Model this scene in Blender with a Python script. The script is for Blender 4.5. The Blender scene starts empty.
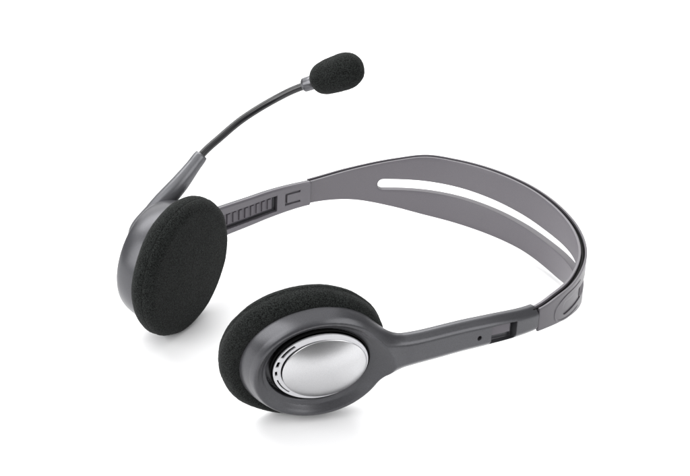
import bpy, bmesh, math
import numpy as np
from mathutils import Vector, noise

S = 0.001                       # the model is written in millimetres
C_ = bpy.context.scene.collection
scene = bpy.context.scene

# ------------------------------------------------------------------ camera
PITCH, FPX, DIST = math.radians(26.663), 1561.624, 682.929
cam_d = bpy.data.cameras.new('camera')
cam = bpy.data.objects.new('camera', cam_d)
C_.objects.link(cam)
FW = np.array([0, math.cos(PITCH), -math.sin(PITCH)])
UP = np.array([0, math.sin(PITCH), math.cos(PITCH)])
CAM = -FW * DIST
cam.location = Vector(CAM * S)
cam.rotation_euler = (math.radians(90) - PITCH, 0, 0)
cam_d.sensor_fit = 'HORIZONTAL'
cam_d.sensor_width = 36
cam_d.lens = FPX / 690 * 36
cam_d.clip_start = 0.01
cam_d.clip_end = 100
scene.camera = cam

# ------------------------------------------------------------------ light
world = bpy.data.worlds.new('World')
scene.world = world
world.use_nodes = True
bg = world.node_tree.nodes['Background']
bg.inputs[0].default_value = (1, 1, 1, 1)
bg.inputs[1].default_value = 0.12


def softbox(name, loc, aim, sx, sy, power):
    d = bpy.data.lights.new(name, 'AREA')
    d.shape = 'RECTANGLE'
    d.size, d.size_y, d.energy = sx, sy, power
    d.color = (1, 1, 1)
    o = bpy.data.objects.new(name, d)
    C_.objects.link(o)
    o.location = loc
    o.rotation_euler = (Vector(aim) - Vector(loc)).to_track_quat('-Z', 'Y').to_euler()
    return o


softbox('softbox_overhead', (-0.20, -0.16, 1.05), (0, -0.12, 0), 2.4, 2.1, 20)
softbox('softbox_strip', (-0.25, 0.45, 0.90), (-0.02, -0.08, 0.02), 1.4, 0.40, 12)
softbox('softbox_back', (-0.1, 1.45, 0.80), (0, 0, 0.05), 2.4, 0.8, 13)
softbox('softbox_front', (-1.05, -0.85, 0.58), (0, -0.14, 0.0), 1.3, 1.0, 20)
softbox('softbox_right', (1.00, -0.85, 0.58), (0, -0.14, 0.0), 1.1, 0.9, 11)

scene.view_settings.view_transform = 'Standard'
scene.view_settings.look = 'None'
scene.view_settings.exposure = 0
scene.view_settings.gamma = 1


# ------------------------------------------------------------------ materials
def mat(name, col, rough=0.45, metal=0.0, grain=0.0, gscale=2500, bump=0.0, bscale=1500, sheen=0.0, spec=0.5, coat=0.0):
    m = bpy.data.materials.new(name)
    m.use_nodes = True
    nt = m.node_tree
    b = nt.nodes['Principled BSDF']
    b.inputs['Base Color'].default_value = (*col, 1)
    b.inputs['Roughness'].default_value = rough
    b.inputs['Metallic'].default_value = metal
    b.inputs['Specular IOR Level'].default_value = spec
    b.inputs['Sheen Weight'].default_value = sheen
    b.inputs['Coat Weight'].default_value = coat
    tc = nt.nodes.new('ShaderNodeTexCoord')
    if grain:
        n = nt.nodes.new('ShaderNodeTexNoise')
        n.inputs['Scale'].default_value = gscale
        n.inputs['Detail'].default_value = 3
        n.inputs['Roughness'].default_value = 0.7
        nt.links.new(tc.outputs['Object'], n.inputs['Vector'])
        r = nt.nodes.new('ShaderNodeMapRange')
        r.inputs['From Min'].default_value = 0.36
        r.inputs['From Max'].default_value = 0.64
        r.inputs['To Min'].default_value = 1 - grain
        r.inputs['To Max'].default_value = 1 + grain
        nt.links.new(n.outputs['Fac'], r.inputs['Value'])
        mx = nt.nodes.new('ShaderNodeMix')
        mx.data_type = 'RGBA'
        mx.blend_type = 'MULTIPLY'
        mx.inputs['Factor'].default_value = 1
        mx.inputs[6].default_value = (*col, 1)
        nt.links.new(r.outputs['Result'], mx.inputs[7])
        nt.links.new(mx.outputs[2], b.inputs['Base Color'])
    if bump:
        n2 = nt.nodes.new('ShaderNodeTexNoise')
        n2.inputs['Scale'].default_value = bscale
        n2.inputs['Detail'].default_value = 2
        nt.links.new(tc.outputs['Object'], n2.inputs['Vector'])
        bp = nt.nodes.new('ShaderNodeBump')
        bp.inputs['Strength'].default_value = bump
        bp.inputs['Distance'].default_value = 0.0003
        nt.links.new(n2.outputs['Fac'], bp.inputs['Height'])
        nt.links.new(bp.outputs['Normal'], b.inputs['Normal'])
    return m


M_SHELL = mat('graphite_satin_paint', (0.064, 0.064, 0.070), 0.31, 0.45, grain=0.18, gscale=5000, bump=0.06, bscale=4500)
M_INNER = mat('lilac_grey_plastic', (0.112, 0.106, 0.118), 0.36, 0.2, grain=0.08, gscale=4000, bump=0.05, bscale=3500)
M_MOUNT = mat('light_graphite_paint', (0.105, 0.106, 0.114), 0.32, 0.4, grain=0.12, gscale=5000, bump=0.05, bscale=4500)
M_LINER = mat('warm_grey_matte_plastic', (0.103, 0.096, 0.107), 0.40, 0.0, grain=0.06, gscale=3000, bump=0.05, bscale=3000)
M_BAND = mat('graphite_band_plastic', (0.074, 0.069, 0.078), 0.34, 0.3, grain=0.06, gscale=3000, bump=0.04, bscale=3000)
M_BLACK = mat('black_trim_plastic', (0.004, 0.004, 0.004), 0.6, spec=0.1)
M_GROOVE = mat('dark_well_plastic', (0.02, 0.02, 0.022), 0.35)
M_FOAM = mat('black_foam', (0.0100, 0.0112, 0.0107), 0.95, grain=1.25, gscale=2500, bump=0.6, bscale=2300, sheen=0.04, spec=0.10)
M_SILVER = mat('satin_silver', (0.56, 0.56, 0.57), 0.33, 1.0, grain=0.08, gscale=4500, bump=0.05, bscale=4000)
M_COLLAR = mat('grey_metal_collar', (0.11, 0.11, 0.118), 0.30, 0.7)
M_RING = mat('silver_paint', (0.58, 0.58, 0.60), 0.36, 0.5, grain=0.03)
M_RAIL = mat('grey_rail_plastic', (0.085, 0.078, 0.09), 0.5, 0.1)
M_BOOM = mat('black_rubber_tube', (0.009, 0.009, 0.010), 0.26)
M_FLOOR = mat('white_studio_board', (0.88, 0.88, 0.885), 0.55, spec=0.25)


# ------------------------------------------------------------------ helpers
def link(name, verts, faces, m, parent=None, normals=None, smooth=True):
    me = bpy.data.meshes.new(name)
    me.from_pydata([tuple(v) for v in (np.asarray(verts) * S)], [], [tuple(int(i) for i in f) for f in faces])
    me.update()
    me.materials.append(m)
    if smooth:
        me.polygons.foreach_set('use_smooth', [True] * len(me.polygons))
    if normals is not None:
        me.normals_split_custom_set_from_vertices([tuple(n) for n in normals])
    o = bpy.data.objects.new(name, me)
    C_.objects.link(o)
    if parent is not None:
        o.parent = parent
    return o


def bevel(o, w, ang=35, seg=2):
    b = o.modifiers.new('bevel', 'BEVEL')
    b.width = w * S
    b.segments = seg
    b.limit_method = 'ANGLE'
    b.angle_limit = math.radians(ang)
    b.harden_normals = False
    return o


def unproject(px, py, y):
    """point of the photograph's ray at the depth plane world-y = y"""
    d = FW + np.array([1, 0, 0]) * (px - 345) / FPX + UP * (238 - py) / FPX
    return CAM + d * ((y - CAM[1]) / d[1])


def pchip(xk, yk, x):
    xk = np.asarray(xk, float)
    yk = np.asarray(yk, float)
    x = np.asarray(x, float)
    m = np.gradient(yk, xk)
    i = np.clip(np.searchsorted(xk, x) - 1, 0, len(xk) - 2)
    h = xk[i + 1] - xk[i]
    t = np.clip((x - xk[i]) / h, 0, 1)
    return (yk[i] * (1 + 2 * t) * (1 - t) ** 2 + m[i] * h * t * (1 - t) ** 2
            + yk[i + 1] * t * t * (3 - 2 * t) + m[i + 1] * h * t * t * (t - 1))


def surface_nets(f, lo, hi, step, refine=2):
    """mesh the zero set of f (vectorised signed distance) inside a box"""
    lo, hi, step = (np.asarray(q, float) for q in (lo, hi, step))
    n = np.ceil((hi - lo) / step).astype(int) + 1
    ax = [lo[k] + step[k] * np.arange(n[k]) for k in range(3)]
    G = np.stack(np.meshgrid(*ax, indexing='ij'), -1).reshape(-1, 3)
    F = np.concatenate([f(G[i:i + 200000]) for i in range(0, len(G), 200000)]).reshape(n)
    neg = F < 0
    nc = n - 1
    acc = np.zeros((*nc, 3))
    cnt = np.zeros(nc)
    crosses = []
    for k in range(3):
        a = [slice(None)] * 3
        b = [slice(None)] * 3
        a[k] = slice(0, -1)
        b[k] = slice(1, None)
        fa, fb = F[tuple(a)], F[tuple(b)]
        cr = neg[tuple(a)] != neg[tuple(b)]
        crosses.append(cr)
        t = np.where(cr, fa / np.where(fa == fb, 1, fa - fb), 0)
        o1, o2 = [q for q in range(3) if q != k]
        for d1 in (0, 1):
            for d2 in (0, 1):
                sl = [slice(None)] * 3
                sl[o1] = slice(d1, d1 + nc[o1])
                sl[o2] = slice(d2, d2 + nc[o2])
                c = cr[tuple(sl)]
                tt = t[tuple(sl)]
                cnt += c
                acc[..., k] += np.where(c, tt, 0)
                acc[..., o1] += np.where(c, d1, 0)
                acc[..., o2] += np.where(c, d2, 0)
    act = cnt > 0
    idx = -np.ones(nc, int)
    idx[act] = np.arange(act.sum())
    ijk = np.argwhere(act)
    V = lo + (ijk + acc[act] / cnt[act][:, None]) * step
    faces = []
    for k in range(3):
        o1, o2 = [(1, 2), (2, 0), (0, 1)][k]
        cr = crosses[k].copy()
        P = np.argwhere(cr)
        P = P[(P[:, o1] > 0) & (P[:, o2] > 0) & (P[:, o1] < nc[o1]) & (P[:, o2] < nc[o2])]
        q = []
        for d1, d2 in ((-1, -1), (0, -1), (0, 0), (-1, 0)):
            c = P.copy()
            c[:, o1] += d1
            c[:, o2] += d2
            q.append(idx[c[:, 0], c[:, 1], c[:, 2]])
        q = np.stack(q, 1)
        flip = ~neg[P[:, 0], P[:, 1], P[:, 2]]
        q[flip] = q[flip][:, ::-1]
        faces.append(q)
    faces = np.concatenate(faces)

    def grad(X):
        e = step.min() * 0.35
        g = np.stack([f(X + e * np.eye(3)[k]) - f(X - e * np.eye(3)[k]) for k in range(3)], 1) / (2 * e)
        return g / (np.linalg.norm(g, axis=1)[:, None] + 1e-9)
    for _ in range(refine):
        V = V - np.clip(f(V), -step.min(), step.min())[:, None] * grad(V) * 0.8
    return V, faces, grad(V)


def sd_poly(px, py, poly):
    """signed distance to a closed polygon in 2-D (negative inside)"""
    poly = np.asarray(poly, float)
    d = np.full(px.shape, 1e18)
    ins = np.zeros(px.shape, bool)
    for i in range(len(poly)):
        a, b = poly[i], poly[i - 1]
        e = b - a
        wx, wy = px - a[0], py - a[1]
        t = np.clip((wx * e[0] + wy * e[1]) / (e @ e), 0, 1)
        d = np.minimum(d, (wx - e[0] * t) ** 2 + (wy - e[1] * t) ** 2)
        c = ((a[1] > py) != (b[1] > py))
        xi = a[0] + (py - a[1]) * (b[0] - a[0]) / (b[1] - a[1] if b[1] != a[1] else 1e-9)
        ins ^= c & (px < xi)
    return np.where(ins, -1, 1) * np.sqrt(d)


def sd_box2(x, y, hx, hy, r):
    qx, qy = np.abs(x) - hx + r, np.abs(y) - hy + r
    return np.hypot(np.maximum(qx, 0), np.maximum(qy, 0)) + np.minimum(np.maximum(qx, qy), 0) - r


def sd_box3(x, y, z, hx, hy, hz, r):
    q = [np.abs(x) - hx + r, np.abs(y) - hy + r, np.abs(z) - hz + r]
    return (np.sqrt(sum(np.maximum(k, 0) ** 2 for k in q)) + np.minimum(np.maximum.reduce(q), 0) - r)


def smin(a, b, k):
    h = np.clip(0.5 + 0.5 * (b - a) / k, 0, 1)
    return b * (1 - h) + a * h - k * h * (1 - h)


def smax(a, b, k):
    return -smin(-a, -b, k)


def tube_rings(path, radii, seg=24, flat=None, flat_dir=None):
    """rings swept along a 3-D path; flat squeezes the section along flat_dir"""
    path = np.asarray(path, float)
    T = np.gradient(path, axis=0)
    T /= np.linalg.norm(T, axis=1)[:, None]
    u = flat_dir if flat_dir is not None else np.array([0.3, -0.9, 0.2])
    V = []
    for i in range(len(path)):
        a = u - T[i] * (u @ T[i])
        a /= np.linalg.norm(a)
        b = np.cross(T[i], a)
        fl = 1 if flat is None else flat[i]
        for k in range(seg):
            w = 2 * math.pi * k / seg
            V.append(path[i] + radii[i] * (a * math.cos(w) * fl + b * math.sin(w)))
    F = []
    for i in range(len(path) - 1):
        for k in range(seg):
            F.append((i * seg + k, i * seg + (k + 1) % seg, (i + 1) * seg + (k + 1) % seg, (i + 1) * seg + k))
    F.append(tuple(range(seg))[::-1])
    F.append(tuple((len(path) - 1) * seg + k for k in range(seg)))
    return V, F


def spline(pts, n):
    pts = np.asarray(pts, float)
    d = np.r_[0, np.cumsum(np.linalg.norm(np.diff(pts, axis=0), axis=1))]
    x = np.linspace(0, d[-1], n)
    return np.stack([pchip(d, pts[:, k], x) for k in range(pts.shape[1])], 1)


# ------------------------------------------------------------------ ground
me_v = [(-1500, -212, 0), (1500, -212, 0), (1500, 2600, 0), (-1500, 2600, 0),
        (-1500, -212, -8), (1500, -212, -8), (1500, 2600, -8), (-1500, 2600, -8)]
floor = link('table_surface', me_v, [(0, 1, 2, 3), (7, 6, 5, 4), (4, 5, 1, 0), (5, 6, 2, 1), (6, 7, 3, 2), (7, 4, 0, 3)], M_FLOOR, smooth=False)
floor['kind'] = 'structure'

# ------------------------------------------------------------------ the headset's own frame
root = bpy.data.objects.new('headset', None)
C_.objects.link(root)
root['label'] = 'grey stereo headset with black foam ear cushions and boom microphone on a white surface'
root['category'] = 'headset'

KAP = [-1.572, 1.895, 5.522, 9.69, 13.606, 15.062, 14.809, 13.476, 10.622, 6.321, 1.83]     # curvature (1/m) along the arc
AL, TAU, RHO = (math.radians(a) for a in (15.152, 2.929, -1.601))
ORG = np.array([90.647, -44.193, 21.767])


def rot(axis, a):
    c, s = math.cos(a), math.sin(a)
    return np.array({'x': [[1, 0, 0], [0, c, -s], [0, s, c]], 'y': [[c, 0, s], [0, 1, 0], [-s, 0, c]],
                     'z': [[c, -s, 0], [s, c, 0], [0, 0, 1]]}[axis])


MF = rot('z', AL) @ rot('y', TAU) @ rot('x', RHO)
ZB = MF[:, 2]                                  # across the band
SS = np.linspace(-240, 240, 961)
_k = pchip(np.linspace(-240, 240, 11), KAP, SS) / 1000
_a = np.cumsum(_k) * 0.5
_a -= _a[480]
_X = np.cumsum(-np.sin(_a)) * 0.5
_Y = np.cumsum(np.cos(_a)) * 0.5
_X -= _X[480]
_Y -= _Y[480]


def cx(s): return np.interp(s, SS, _X)
def cy(s): return np.interp(s, SS, _Y)
def ca(s): return np.interp(s, SS, _a)


def bow(s):
    """the arms swing outwards a little where they meet the cups"""
    s = np.asarray(s, float)
    t = np.where(s < 0, np.clip((-s - 108) / 42, 0, 1), np.clip((s - 160) / 42, 0, 1))
    return -5.0 * t * t * (3 - 2 * t)


def to_world(s, h, n):
    """arc length, height across the band, inward offset -> world mm"""
    a = ca(s)
    u = np.clip(np.minimum(s + 76, 128 - np.asarray(s, float)) / 45, 0, 1)
    n = n + 0.8 * u * u * (3 - 2 * u)
    X = cx(s) - np.cos(a) * n
    Y = cy(s) - np.sin(a) * n
    return np.stack([X, Y, h * np.ones_like(X)], -1) @ MF.T + ORG


def to_band(W):
    L = (W - ORG) @ MF
    step = 4
    sx, sy = _X[::step], _Y[::step]
    d = (L[:, 0:1] - sx) ** 2 + (L[:, 1:2] - sy) ** 2
    i = np.clip(d.argmin(1), 1, len(sx) - 2)
    a = _a[::step][i]
    dx, dy = L[:, 0] - sx[i], L[:, 1] - sy[i]
    ds = -np.sin(a) * dx + np.cos(a) * dy
    n = -(np.cos(a) * dx + np.sin(a) * dy)
    s = SS[::step][i] + ds
    # one correction with the local curvature
    kk = _k[::step][i]
    n = n + 0.5 * kk * ds ** 2 * -1
    return s, L[:, 2], n


SJF, SJN = 131.27, 79.09                       # joints between band and arms
XH = [-94, -76.7, -67.2, -55.4, -39.5, -19.8, 0, 32.8, 65.6, 79, 91.9, 111.6, 127.3, 146]
HT = [4.7, 4.6, 5.7, 5.9, 6.75, 7.1, 8.6, 12.2, 14.6, 14.95, 12.6, 8.7, 6.1, 5.2]
HB = [4.7, 4.85, 5.8, 7.5, 10.4, 14.1, 18.2, 16.5, 13.4, 11.6, 8.85, 4.95, 4.1, 4.9]

# ------------------------------------------------------------------ headband
S1 = 99.8                           # slot ends
HALF = 2.65


def slot_mid(s):
    return pchip([-70, -63, -50, -20, 0, 13, 31, 48, 63, 77, 99], [-1.9, -1.8, -2.1, -4.0, -5.2, -5.2, -3.4, -1.2, .5, 1.35, 1.45], s)


def slot_half(s, s0, s1, half):
    e = np.minimum(s - s0, s1 - s)
    return np.where(e <= 0, 0, np.where(e < 2.6, np.sqrt(np.clip(2.6 ** 2 - (2.6 - e) ** 2, 0, None)) / 2.6, 1)) * half


def band_layer(name, m, n_in, n_out, inset, s_lo, s_hi, parent, S0=-44.0):
    s = np.unique(np.r_[np.linspace(s_lo, s_hi, 190), S0 + 6 * (1 - np.cos(np.linspace(0, math.pi / 2, 14))),
                        S1 - 6 * (1 - np.cos(np.linspace(0, math.pi / 2, 14))), [S0 + inset * 0, S1]])
    ht, hb = pchip(XH, HT, s) - inset, -pchip(XH, HB, s) + inset
    mid = slot_mid(s)
    w = slot_half(s, S0, S1, HALF + min(inset, 0.4) * 0.4)
    NR = 5
    rows = []
    for j in range(NR + 1):
        rows.append(hb + (mid - w - hb) * j / NR)
    for j in range(NR + 1):
        rows.append(mid + w + (ht - mid - w) * j / NR)
    V, key = [], {}

    def vid(side, i, j):
        if j == NR + 1 and w[i] == 0:
            j = NR
        k = (side, i, j)
        if k not in key:
            key[k] = len(V)
            V.append(to_world(np.array([s[i]]), np.array([rows[j][i]]), np.array([n_in if side == 0 else n_out]))[0])
        return key[k]
    F = []

    def add(*q):
        q2 = []
        for x in q:
            if x not in q2:
                q2.append(x)
        if len(q2) > 2:
            F.append(q2)
    N = len(s)
    for i in range(N - 1):
        for j in range(2 * NR + 1):
            if j == NR:
                if w[i] > 0 or w[i + 1] > 0:
                    for side in (0,):
                        for jj, fl in ((NR, 0), (NR + 1, 1)):
                            q = [vid(0, i, jj), vid(0, i + 1, jj), vid(1, i + 1, jj), vid(1, i, jj)]
                            add(*(q if fl == 0 else q[::-1]))
                continue
            add(vid(0, i, j), vid(0, i, j + 1), vid(0, i + 1, j + 1), vid(0, i + 1, j))
            add(vid(1, i, j), vid(1, i + 1, j), vid(1, i + 1, j + 1), vid(1, i, j + 1))
        T = 2 * NR + 1
        add(vid(0, i, T), vid(1, i, T), vid(1, i + 1, T), vid(0, i + 1, T))
        add(vid(0, i, 0), vid(0, i + 1, 0), vid(1, i + 1, 0), vid(1, i, 0))
    for i, fl in ((0, 0), (N - 1, 1)):
        for j in range(2 * NR + 1):
            if j == NR:
                continue
            q = [vid(0, i, j), vid(1, i, j), vid(1, i, j + 1), vid(0, i, j + 1)]
            add(*(q if fl == 0 else q[::-1]))
    o = link(name, V, F, m, parent)
    bm = bmesh.new()
    bm.from_mesh(o.data)
    bmesh.ops.recalc_face_normals(bm, faces=bm.faces)
    bm.to_mesh(o.data)
    bm.free()
    return o


band = bevel(band_layer('headband', M_BAND, -1.25, -2.1, 0.0, -SJN + 0.5, SJF - 0.5, root, S0=-63.0), 0.3)
liner = bevel(band_layer('inner_liner', M_LINER, 1.3, 0.25, 0.0, -SJN + 0.5, SJF - 0.5, band), 0.3)
core = band_layer('edge_trim', M_BLACK, 0.5, -1.4, 1.1, -SJN - 0.7, SJF + 0.7, band, S0=-44.0)


def slot_collar():
    # lip of the liner that lines the slot
    a = np.linspace(0, math.pi, 15)
    q = np.linspace(0, 1, 120)
    sx = (-43.4) + (S1 - 0.4 + 43.4) * (0.5 - 0.5 * np.cos(math.pi * q))
    w = slot_half(sx, -43.5, S1 - 0.3, HALF - 0.12)
    loop = [(x, slot_mid(x) + y) for x, y in zip(sx, w)] + [(x, slot_mid(x) - y) for x, y in zip(sx[::-1], w[::-1])]
    loop = np.array(loop)
    keep = [0]
    for i in range(1, len(loop)):
        if np.hypot(*(loop[i] - loop[keep[-1]])) > 0.05:
            keep.append(i)
    loop = loop[keep]
    if np.hypot(*(loop[0] - loop[-1])) < 0.05:
        loop = loop[:-1]
    tng = np.roll(loop, -1, 0) - np.roll(loop, 1, 0)
    tng /= np.linalg.norm(tng, axis=1)[:, None]
    out = np.stack([-tng[:, 1], tng[:, 0]], 1)       # clockwise loop: left side is outside
    V, F = [], []
    n = len(loop)
    ring = [(0.0, 1.12), (0.0, -1.95), (0.55, -1.95), (0.55, 1.12)]
    for off, nn in ring:
        p = loop + out * off
        V.extend(to_world(p[:, 0], p[:, 1], np.full(n, nn)))
    for k in range(4):
        k2 = (k + 1) % 4
        for i in range(n):
            F.append((k * n + i, k * n + (i + 1) % n, k2 * n + (i + 1) % n, k2 * n + i))
    o = link('slot_rim', V, F, M_LINER, band, smooth=False)
    bm = bmesh.new()
    bm.from_mesh(o.data)
    bmesh.ops.recalc_face_normals(bm, faces=bm.faces)
    bm.to_mesh(o.data)
    bm.free()


slot_collar()

# shallow floor of the recess beyond the slot's end, on the outside
V, F = [], []
_s = np.linspace(-64.5, -43.4, 22)
for a_ in _s:
    for b_ in np.linspace(-3.2, 3.2, 5):
        V.append(to_world(np.array([a_]), np.array([float(slot_mid(a_)) + b_]), np.array([-1.65]))[0])
for i in range(len(_s) - 1):
    for j in range(4):
        F.append((i * 5 + j, i * 5 + j + 1, i * 5 + j + 6, i * 5 + j + 5))
link('recess_floor', V, F, M_BAND, band)

# raised line moulded round the slot's end on the outside
for sg_, c0 in ((-1, -63.0), (1, S1)):
    pts = []
    for t_ in np.linspace(-1, 1, 41):
        if sg_ < 0:
            u = pchip([-1, -.55, -.2, .15, .5, 1], [-46, -60, -67.5, -68.3, -62.5, -46], t_)
            v = pchip([-1, -.55, -.2, .15, .5, 1], [-7.4, -6.4, -4.3, .4, 3.2, 3.4], t_)
        else:
            u = pchip([-1, -.5, -.15, .15, .5, 1], [85, 98, 104.5, 104.5, 98, 85], t_)
            v = pchip([-1, -.5, -.15, .15, .5, 1], [-3.6, -2.9, -.6, 2.6, 5.4, 6.4], t_)
        pts.append(to_world(np.array([float(u)]), np.array([float(v)]), np.array([-1.74]))[0])
    V, F = tube_rings(pts, np.full(41, 0.62), 14)
    link('moulded_ridge', V, F, M_BAND, band)

# ------------------------------------------------------------------ arms and cups
def arm_h(s):
    """half height and mid height of the arm section at arc position s"""
    t = np.abs(s)
    near = np.asarray(s) < 0
    hh = np.where(near, pchip([70, 79, 100, 120, 132, 146, 165], [5.25, 5.25, 5.8, 6.1, 6.3, 7.6, 10.0], t),
                  pchip([120, 131, 150, 180, 192, 206, 225], [5.5, 5.5, 6.1, 6.8, 7.2, 9.0, 13.0], t))
    mid = np.where(near, pchip([70, 79, 100, 125, 150], [-0.1, -0.1, 0.9, 0.5, -0.4], t),
                   pchip([120, 131, 150, 180, 200], [0.75, 0.75, 0.4, 0.2, 0.0], t))
    return hh, mid


HTH = 2.55                                     # half thickness of the arms


def sd_arm(s, h, n, s_end):
    hh, mid = arm_h(s)
    n0 = n - bow(s)
    y = h - mid
    # section: rounded slab whose outer long edges are chamfered
    d = sd_box2(y, n0, hh, HTH, 1.0)
    ch = (np.abs(y) - hh) * 0.72 + (-n0 - HTH) * 0.69 + 1.75
    d = smax(d, ch, 0.8)
    cut = np.abs(s) - s_end
    return smax(d, cut, 1.0)


def carve(d, s, h, n, sg):
    """windows, latch slits and screw hole; sg = +1 for the arm with the boom"""
    t = np.abs(s)
    if sg > 0:
        js, a0, a1 = SJF, 149.0, 212.0
    else:
        js, a0, a1 = SJN, 105.0, 150.0
    mid = arm_h(s)[1]
    n0 = n - bow(s)
    # ladder window on the inside
    w = sd_box3(t - (a0 + a1) / 2, h - mid + 0.35, n0 - HTH, (a1 - a0) / 2, 3.5, 2.3, 0.3)
    d = np.maximum(d, -w)
    # stop window on the outside
    o0 = js + 11.0
    w = sd_box3(t - (o0 + 5.6), h - mid + 0.9, n0 + HTH, 5.6, 3.6, 3.6 if sg < 0 else 2.0, 0.3)
    d = np.maximum(d, -w)
    # screw hole
    w = np.maximum(np.hypot(t - (o0 + 16.2), h - mid + 0.6) - 0.85, np.abs(n0 + HTH) - 1.6)
    d = np.maximum(d, -w)
    return d


def carve_latch(d, s, h, n, sg):
    t = np.abs(s)
    js = SJF if sg > 0 else SJN
    mid = arm_h(s)[1]
    n0 = n - bow(s)
    dep = np.abs(n0 - HTH) - 0.9
    c0, c1 = js + 5.3, js + 12.8
    for hy in (2.35, -2.15):
        w = np.maximum(np.maximum(np.abs(h - mid - hy) - 0.38, np.maximum(c0 - t, t - c1)), dep)
        d = np.maximum(d, -w)
    w = np.maximum(np.maximum(np.abs(t - c1) - 0.42, np.abs(h - mid - 0.1) - 2.6), dep)
    return np.maximum(d, -w)


_b = np.array([(24.2, -1.0), (25.0, 1.0), (25.4, 3.2), (25.2, 5.4), (24.6, 7.5), (23.7, 9.2), (22.9, 10.05), (22.3, 10.3)], float)
_b = spline(_b, 40)
BOWL = [(0, -1.0)] + [tuple(q) for q in _b] + [(21.9, 10.2), (21.2, 9.3), (19.6, 7.9), (18.6, 7.5), (17.6, 7.4), (17.5, 5.0), (0, 5.0)]
ZS = {1: 1.37, -1: 1.0}                        # the cup with the boom pivot is deeper
RS = {1: 0.94, -1: 1.0}


def shear(z, sg):
    t = np.clip((z - 1.0) / 7.5, 0, 1)
    return (1.5 + 2.8 * t) if sg < 0 else 0.0 * t


VSIGN = {1: -1, -1: 1}


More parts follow.
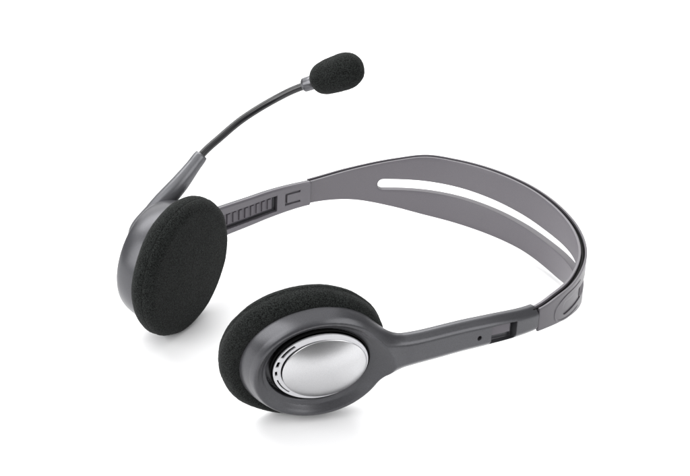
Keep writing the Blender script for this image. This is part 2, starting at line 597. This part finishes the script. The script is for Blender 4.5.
def make_cup(sg, s_cup, c, az, el, R):
    """sg +1: the cup carrying the boom, -1: the one in front"""
    c = np.array(c, float)
    az, el = math.radians(az), math.radians(el)
    nin = np.array([math.cos(az) * math.cos(el), math.sin(az) * math.cos(el), math.sin(el)])
    e3 = -nin                                              # outward
    tan = to_world(np.array([sg * (s_cup - 40.0)]), np.array([0.]), np.array([0.]))[0] - c
    e1 = tan - e3 * (tan @ e3)
    e1 /= np.linalg.norm(e1)
    e2 = np.cross(e3, e1)
    B = np.stack([e1, e2, e3], 1)

    def W(L): return np.asarray(L) @ B.T + c
    s_cut = 128.0 if sg < 0 else 184.0

    def f(L):
        x, y, z = L[:, 0], L[:, 1], L[:, 2]
        z = z / ZS[sg]
        rho = np.hypot(x - shear(z, sg), y) / RS[sg]
        bowl = sd_poly(rho, z, BOWL) - 0.25
        s, h, n = to_band(L @ B.T + c)
        # outside the arm's own stretch of arc the arm does not exist
        arm = sd_arm(s, h, n, s_cup - 20)
        d = smin(bowl, arm, 7.0)
        # the well for the badge stays open, and nothing pokes into the foam
        well = np.maximum(rho - 17.6 + 0.0 * z, 5.1 - z)
        d = smax(d, -well, 0.4)
        slope = np.maximum((rho - 17.8) * 0.57 - (z - 7.3) * 0.82, 6 - z)
        d = smax(d, -slope, 0.45)
        d = smax(d, s * sg * 0 + (s_cut - 0.6 - np.abs(s)), 0.05)
        return d
    V, F, N = surface_nets(f, (-29, -30, -3), (62, 30, 19.5), (0.62, 0.62, 0.5))
    cup = link('ear_cup', W(V), F, M_SHELL, root, normals=N @ B.T)

    # arm, meshed in its own straightened space
    def g(Q):
        s, h, n = sg * Q[:, 0], Q[:, 1], Q[:, 2]
        d = sd_arm(s, h, n, 400)
        d = carve(d, s, h, n, sg)
        d = carve_latch(d, s, h, n, sg)
        js = SJF if sg > 0 else SJN
        d = smax(d, js - Q[:, 0], 0.4)
        # the mouth that takes the band
        hh, mid = arm_h(s)
        mouth = np.maximum(sd_box2(h - mid, n, 4.4, 1.0, 0.2), Q[:, 0] - js - 1.6)
        d = np.maximum(d, -mouth)
        return smax(d, Q[:, 0] - s_cut, 0.05)
    js = SJF if sg > 0 else SJN
    V, F, N = surface_nets(g, (js - 1, -10, -12), (s_cut + 1, 10, 6), (0.4, 0.26, 0.26))
    e = 0.05
    P0 = to_world(sg * V[:, 0], V[:, 1], V[:, 2])
    V2 = V + N * e
    P1 = to_world(sg * V2[:, 0], V2[:, 1], V2[:, 2])
    nn = P1 - P0
    nn /= np.linalg.norm(nn, axis=1)[:, None]
    # the straightened frame is mirrored on one side
    t1 = to_world(np.array([sg * (js + 20.)]), np.array([0.]), np.array([0.]))[0]
    ex = to_world(np.array([sg * (js + 21.)]), np.array([0.]), np.array([0.]))[0] - t1
    eh = to_world(np.array([sg * (js + 20.)]), np.array([1.]), np.array([0.]))[0] - t1
    en = to_world(np.array([sg * (js + 20.)]), np.array([0.]), np.array([1.]))[0] - t1
    if np.cross(ex, eh) @ en < 0:
        F = F[:, ::-1]
    arm = link('slider_arm', P0, F, M_SHELL, root, normals=nn)
    arm.data.materials.append(M_INNER)                     # the inner half of the arm is unpainted
    nq = V[:, 2] - bow(sg * V[:, 0])
    arm.data.polygons.foreach_set('material_index', (nq[F].mean(1) > (2.1 if sg < 0 else 1.2)).astype(np.int32))
    arm.data.update()

    # toothed rail lying inside the arm's window
    def rail(Q):
        s, h, n = sg * Q[:, 0], Q[:, 1], Q[:, 2]
        mid = arm_h(s)[1]
        n0 = n - bow(s)
        d = sd_box2(h - mid - (0.05 if sg > 0 else 0.75), n0 - 0.0, 2.95 if sg > 0 else 2.2, 1.15, 0.25)
        tooth = np.maximum(np.abs(((Q[:, 0] - js) % 3.3) - 1.65) - 0.95, np.maximum(np.abs(h - mid) - 2.2, np.abs(n0 - 1.15) - 0.55))
        d = np.minimum(d, smax(tooth, d - 0.6, 0.2))
        r0 = js + (19.5 if sg > 0 else 13.2)
        return smax(d, np.maximum(r0 - Q[:, 0], Q[:, 0] - (s_cut - 1)), 0.2)
    V, F, N = surface_nets(rail, (js + 10, -5, -9), (s_cut, 5, 4), (0.3, 0.3, 0.2), refine=1)
    P0 = to_world(sg * V[:, 0], V[:, 1], V[:, 2])
    V2 = V + N * e
    nn = to_world(sg * V2[:, 0], V2[:, 1], V2[:, 2]) - P0
    nn /= np.linalg.norm(nn, axis=1)[:, None]
    if np.cross(ex, eh) @ en < 0:
        F = F[:, ::-1]
    link('adjustment_rail', P0, F, M_RAIL, arm, normals=nn)

    # floor of the outer window
    # ---- foam cushion
    prof = []
    for t in np.linspace(0, 1, 30)[:-1]:                   # inner face, slightly domed
        q = t * (R - 4.6)
        prof.append((q, -(5.6 + 0.7 * (1 - (q / (R - 4.6)) ** 2))))
    for t in np.linspace(-90, -8, 20):                      # rounded shoulder
        w = math.radians(t)
        prof.append((R - 4.6 + 4.5 * math.cos(w), -1.5 + 4.1 * math.sin(w)))
    dent = 0.8 if sg > 0 else 0.12
    prof += [(R - 0.2, -1.95), (R - 0.15 - dent, -1.68), (R - 0.2, -1.4)]   # sewn seam
    for t in np.linspace(-20, 84, 24):
        w = math.radians(t)
        prof.append((R - 4.2 + 4.2 * math.cos(w), 0.5 + 4.4 * math.sin(w)))
    prof += [(R - 7, 4.4), (R - 12, 3.5), (0, 3.5)]
    prof = np.array(prof)
    SEG = 220
    V, F = [], []
    for i, (q, z) in enumerate(prof):
        for k in range(SEG):
            w = 2 * math.pi * k / SEG
            V.append((q * math.cos(w), q * math.sin(w), z))
    for i in range(len(prof) - 1):
        for k in range(SEG):
            F.append((i * SEG + k, (i + 1) * SEG + k, (i + 1) * SEG + (k + 1) % SEG, i * SEG + (k + 1) % SEG))
    V = np.array(V)
    V = W(V)
    cen = W(np.array([[0, 0, 0.]]))[0]
    out = []
    for p in V:
        d = p - cen
        L = np.linalg.norm(d)
        k = noise.noise(Vector(p * 1.3)) * 0.10 + noise.noise(Vector(p * 0.12)) * 0.35
        p = p + d / L * k
        out.append((p[0], p[1], max(p[2], 0.03)))
    pad = link('foam_cushion', out, [f_[::-1] for f_ in F], M_FOAM, cup)
    bm = bmesh.new()
    bm.from_mesh(pad.data)
    bmesh.ops.remove_doubles(bm, verts=bm.verts, dist=1e-7)
    bmesh.ops.recalc_face_normals(bm, faces=bm.faces)
    bm.to_mesh(pad.data)
    bm.free()
    pad.data.polygons.foreach_set('use_smooth', [True] * len(pad.data.polygons))

    # ---- badge: flat silver ring with vents round a satin dome
    sh = float(shear(9.0, sg))
    dz = 8.0 * (ZS[sg] - 1)

    def seat(Q):
        # the badge is slightly oval and sits a little off the bowl's centre
        return Q * np.array([1, 0.95, 1]) + np.array([0.5, -0.25 * sg, dz])

    def lathe(prof, off, seg=128, skip=None):
        V, F = [], []
        for q, z, o in prof:
            for k in range(seg):
                w = 2 * math.pi * k / seg
                V.append((q * math.cos(w) + off + o, q * math.sin(w) + o * 0.75 * sg, z))
        for i in range(len(prof) - 1):
            for k in range(seg):
                F.append((i * seg + k, i * seg + (k + 1) % seg, (i + 1) * seg + (k + 1) % seg, (i + 1) * seg + k))
        return W(seat(np.array(V))), F
    V, F = lathe([(17.55, 6.5, 0), (17.55, 7.7, 0), (17.2, 7.8, 0), (17.0, 7.0, 0), (15.4, 6.9, 0), (15.35, 5.3, 0), (0.2, 5.3, 0)], sh)
    link('badge_well', V, F, M_BLACK, cup)

    def fr(Q):
        x, y, z = Q[:, 0] - sh, Q[:, 1], Q[:, 2]
        rho, ph = np.hypot(x, y), np.degrees(np.arctan2(y, x)) * VSIGN[sg]
        d = np.maximum(sd_box2(rho - 8, z - 8.4, 8.75, 0.38, 0.2), 14.0 - rho)
        rr = np.hypot(x - 0.9, y)
        for p0, p1, vw in ((126, 151, .56), (159, 169, .52), (177, 185, .40), (194, 226, .22)):
            pc, pw = (p0 + p1) / 2, (p1 - p0) / 2
            da = np.abs((ph - pc + 180) % 360 - 180) - pw
            v = np.maximum(np.maximum(np.abs(rho - 15.6) - vw, da * 15.5 * math.pi / 180), 6.0 - z)
            d = np.maximum(d, -v)
        return d
    V, F, N = surface_nets(fr, (sh - 18, -18, 6.5), (sh + 18, 18, 9.5), (0.2, 0.2, 0.2), refine=1)
    ring = link('badge_ring', W(seat(V)), F, M_RING, cup, normals=N @ B.T)
    prof = [(14.9, 7.9, 1.35), (14.9, 8.85, 1.35), (14.8, 9.0, 1.35), (14.6, 9.1, 1.35)]
    for t in np.linspace(0, 1, 48)[1:]:                    # satin dome
        q = 14.6 * (1 - t) + 0.02
        prof.append((q, 9.1 + 3.5 * (1 - (q / 14.6) ** 2.0), 1.35))
    V, F = lathe(prof, sh)
    link('badge_disc', V, F, M_SILVER, cup)
    return cup, W, B, c



near_cup, Wn, Bn, cn = make_cup(-1, 170.0, (-14.90, -144.33, 28.714), 103.30, 16.66, 29.3)
far_cup, Wf, Bf, cf = make_cup(1, 219.7, (-63.36, -78.66, 27.556), -29.17, -5.29, 27.81)

# ------------------------------------------------------------------ boom microphone on the far cup
oute = Bf[:, 2]
piv = Wf(np.array([[0.0, -1.0, 11.5]]))[0]
m0 = unproject(139, 236, -70)
m1 = unproject(155, 212, -66)
m2 = unproject(181, 182, -61)
m3 = unproject(201.5, 155, -54.5)
path = spline([piv, m0, m1, m2, m3], 60)
t = np.linspace(0, 1, 60)
rad = pchip([0, .25, .5, .7, .9, .985, 1], [6.5, 5.9, 4.9, 4.0, 2.95, 2.7, 2.55], t)
fl = pchip([0, .3, .6, 1], [0.5, 0.6, 0.8, 1.0], t)
V, F = tube_rings(path, rad, 32, fl, oute)
mount = link('boom_mount', V, F, M_MOUNT, root)
b1 = unproject(221.5, 136.5, -50)
b2 = unproject(240, 121.0, -46.5)
b3 = unproject(258, 109, -45)
b4 = unproject(275, 99.2, -44.5)
b5 = unproject(290, 91.5, -45.5)
b6 = unproject(308, 84.3, -47.5)
path = spline([m2 * .3 + m3 * .7, m3, b1, b2, b3, b4, b5, b6], 80)
V, F = tube_rings(path, np.full(80, 1.5), 20)
link('boom_tube', V, F, M_BOOM, mount)
d = unproject(350, 69.5, -54) - unproject(308, 84, -47.5)
d /= np.linalg.norm(d)
k0 = unproject(303.8, 85.4, -47)
prof = [(0, 1.35), (0.01, 2.3), (0.4, 2.75), (1.5, 2.8), (3.0, 2.8), (7.5, 2.8)]
V, F = tube_rings([k0 + d * z for z, _ in prof], [r for _, r in prof], 28)
link('collar', V, F, M_COLLAR, mount)
# windscreen foam: egg shape, blunt at the collar end
k1 = k0 + d * 4.3
prof = []
LN = 22.0
for q in np.linspace(0, 1, 60):
    z = LN * (0.5 - 0.5 * math.cos(math.pi * q))
    u = z / LN
    sup = (1 - abs(2 * u - 1) ** (4.5 - 2.2 * u)) ** (1 / 2.4)
    prof.append((z, max(0.02, (6.15 + 1.45 * u ** 0.9) * sup)))
V, F = tube_rings([k1 + d * z for z, _ in prof], [r for _, r in prof], 90)
out = []
mid = k1 + d * LN / 2
for p in V:
    dd = p - mid
    dd = dd / np.linalg.norm(dd)
    out.append(p + dd * (noise.noise(Vector(p * 1.6)) * 0.10 + noise.noise(Vector(p * 0.25)) * 0.12))
link('windscreen', out, F, M_FOAM, mount)
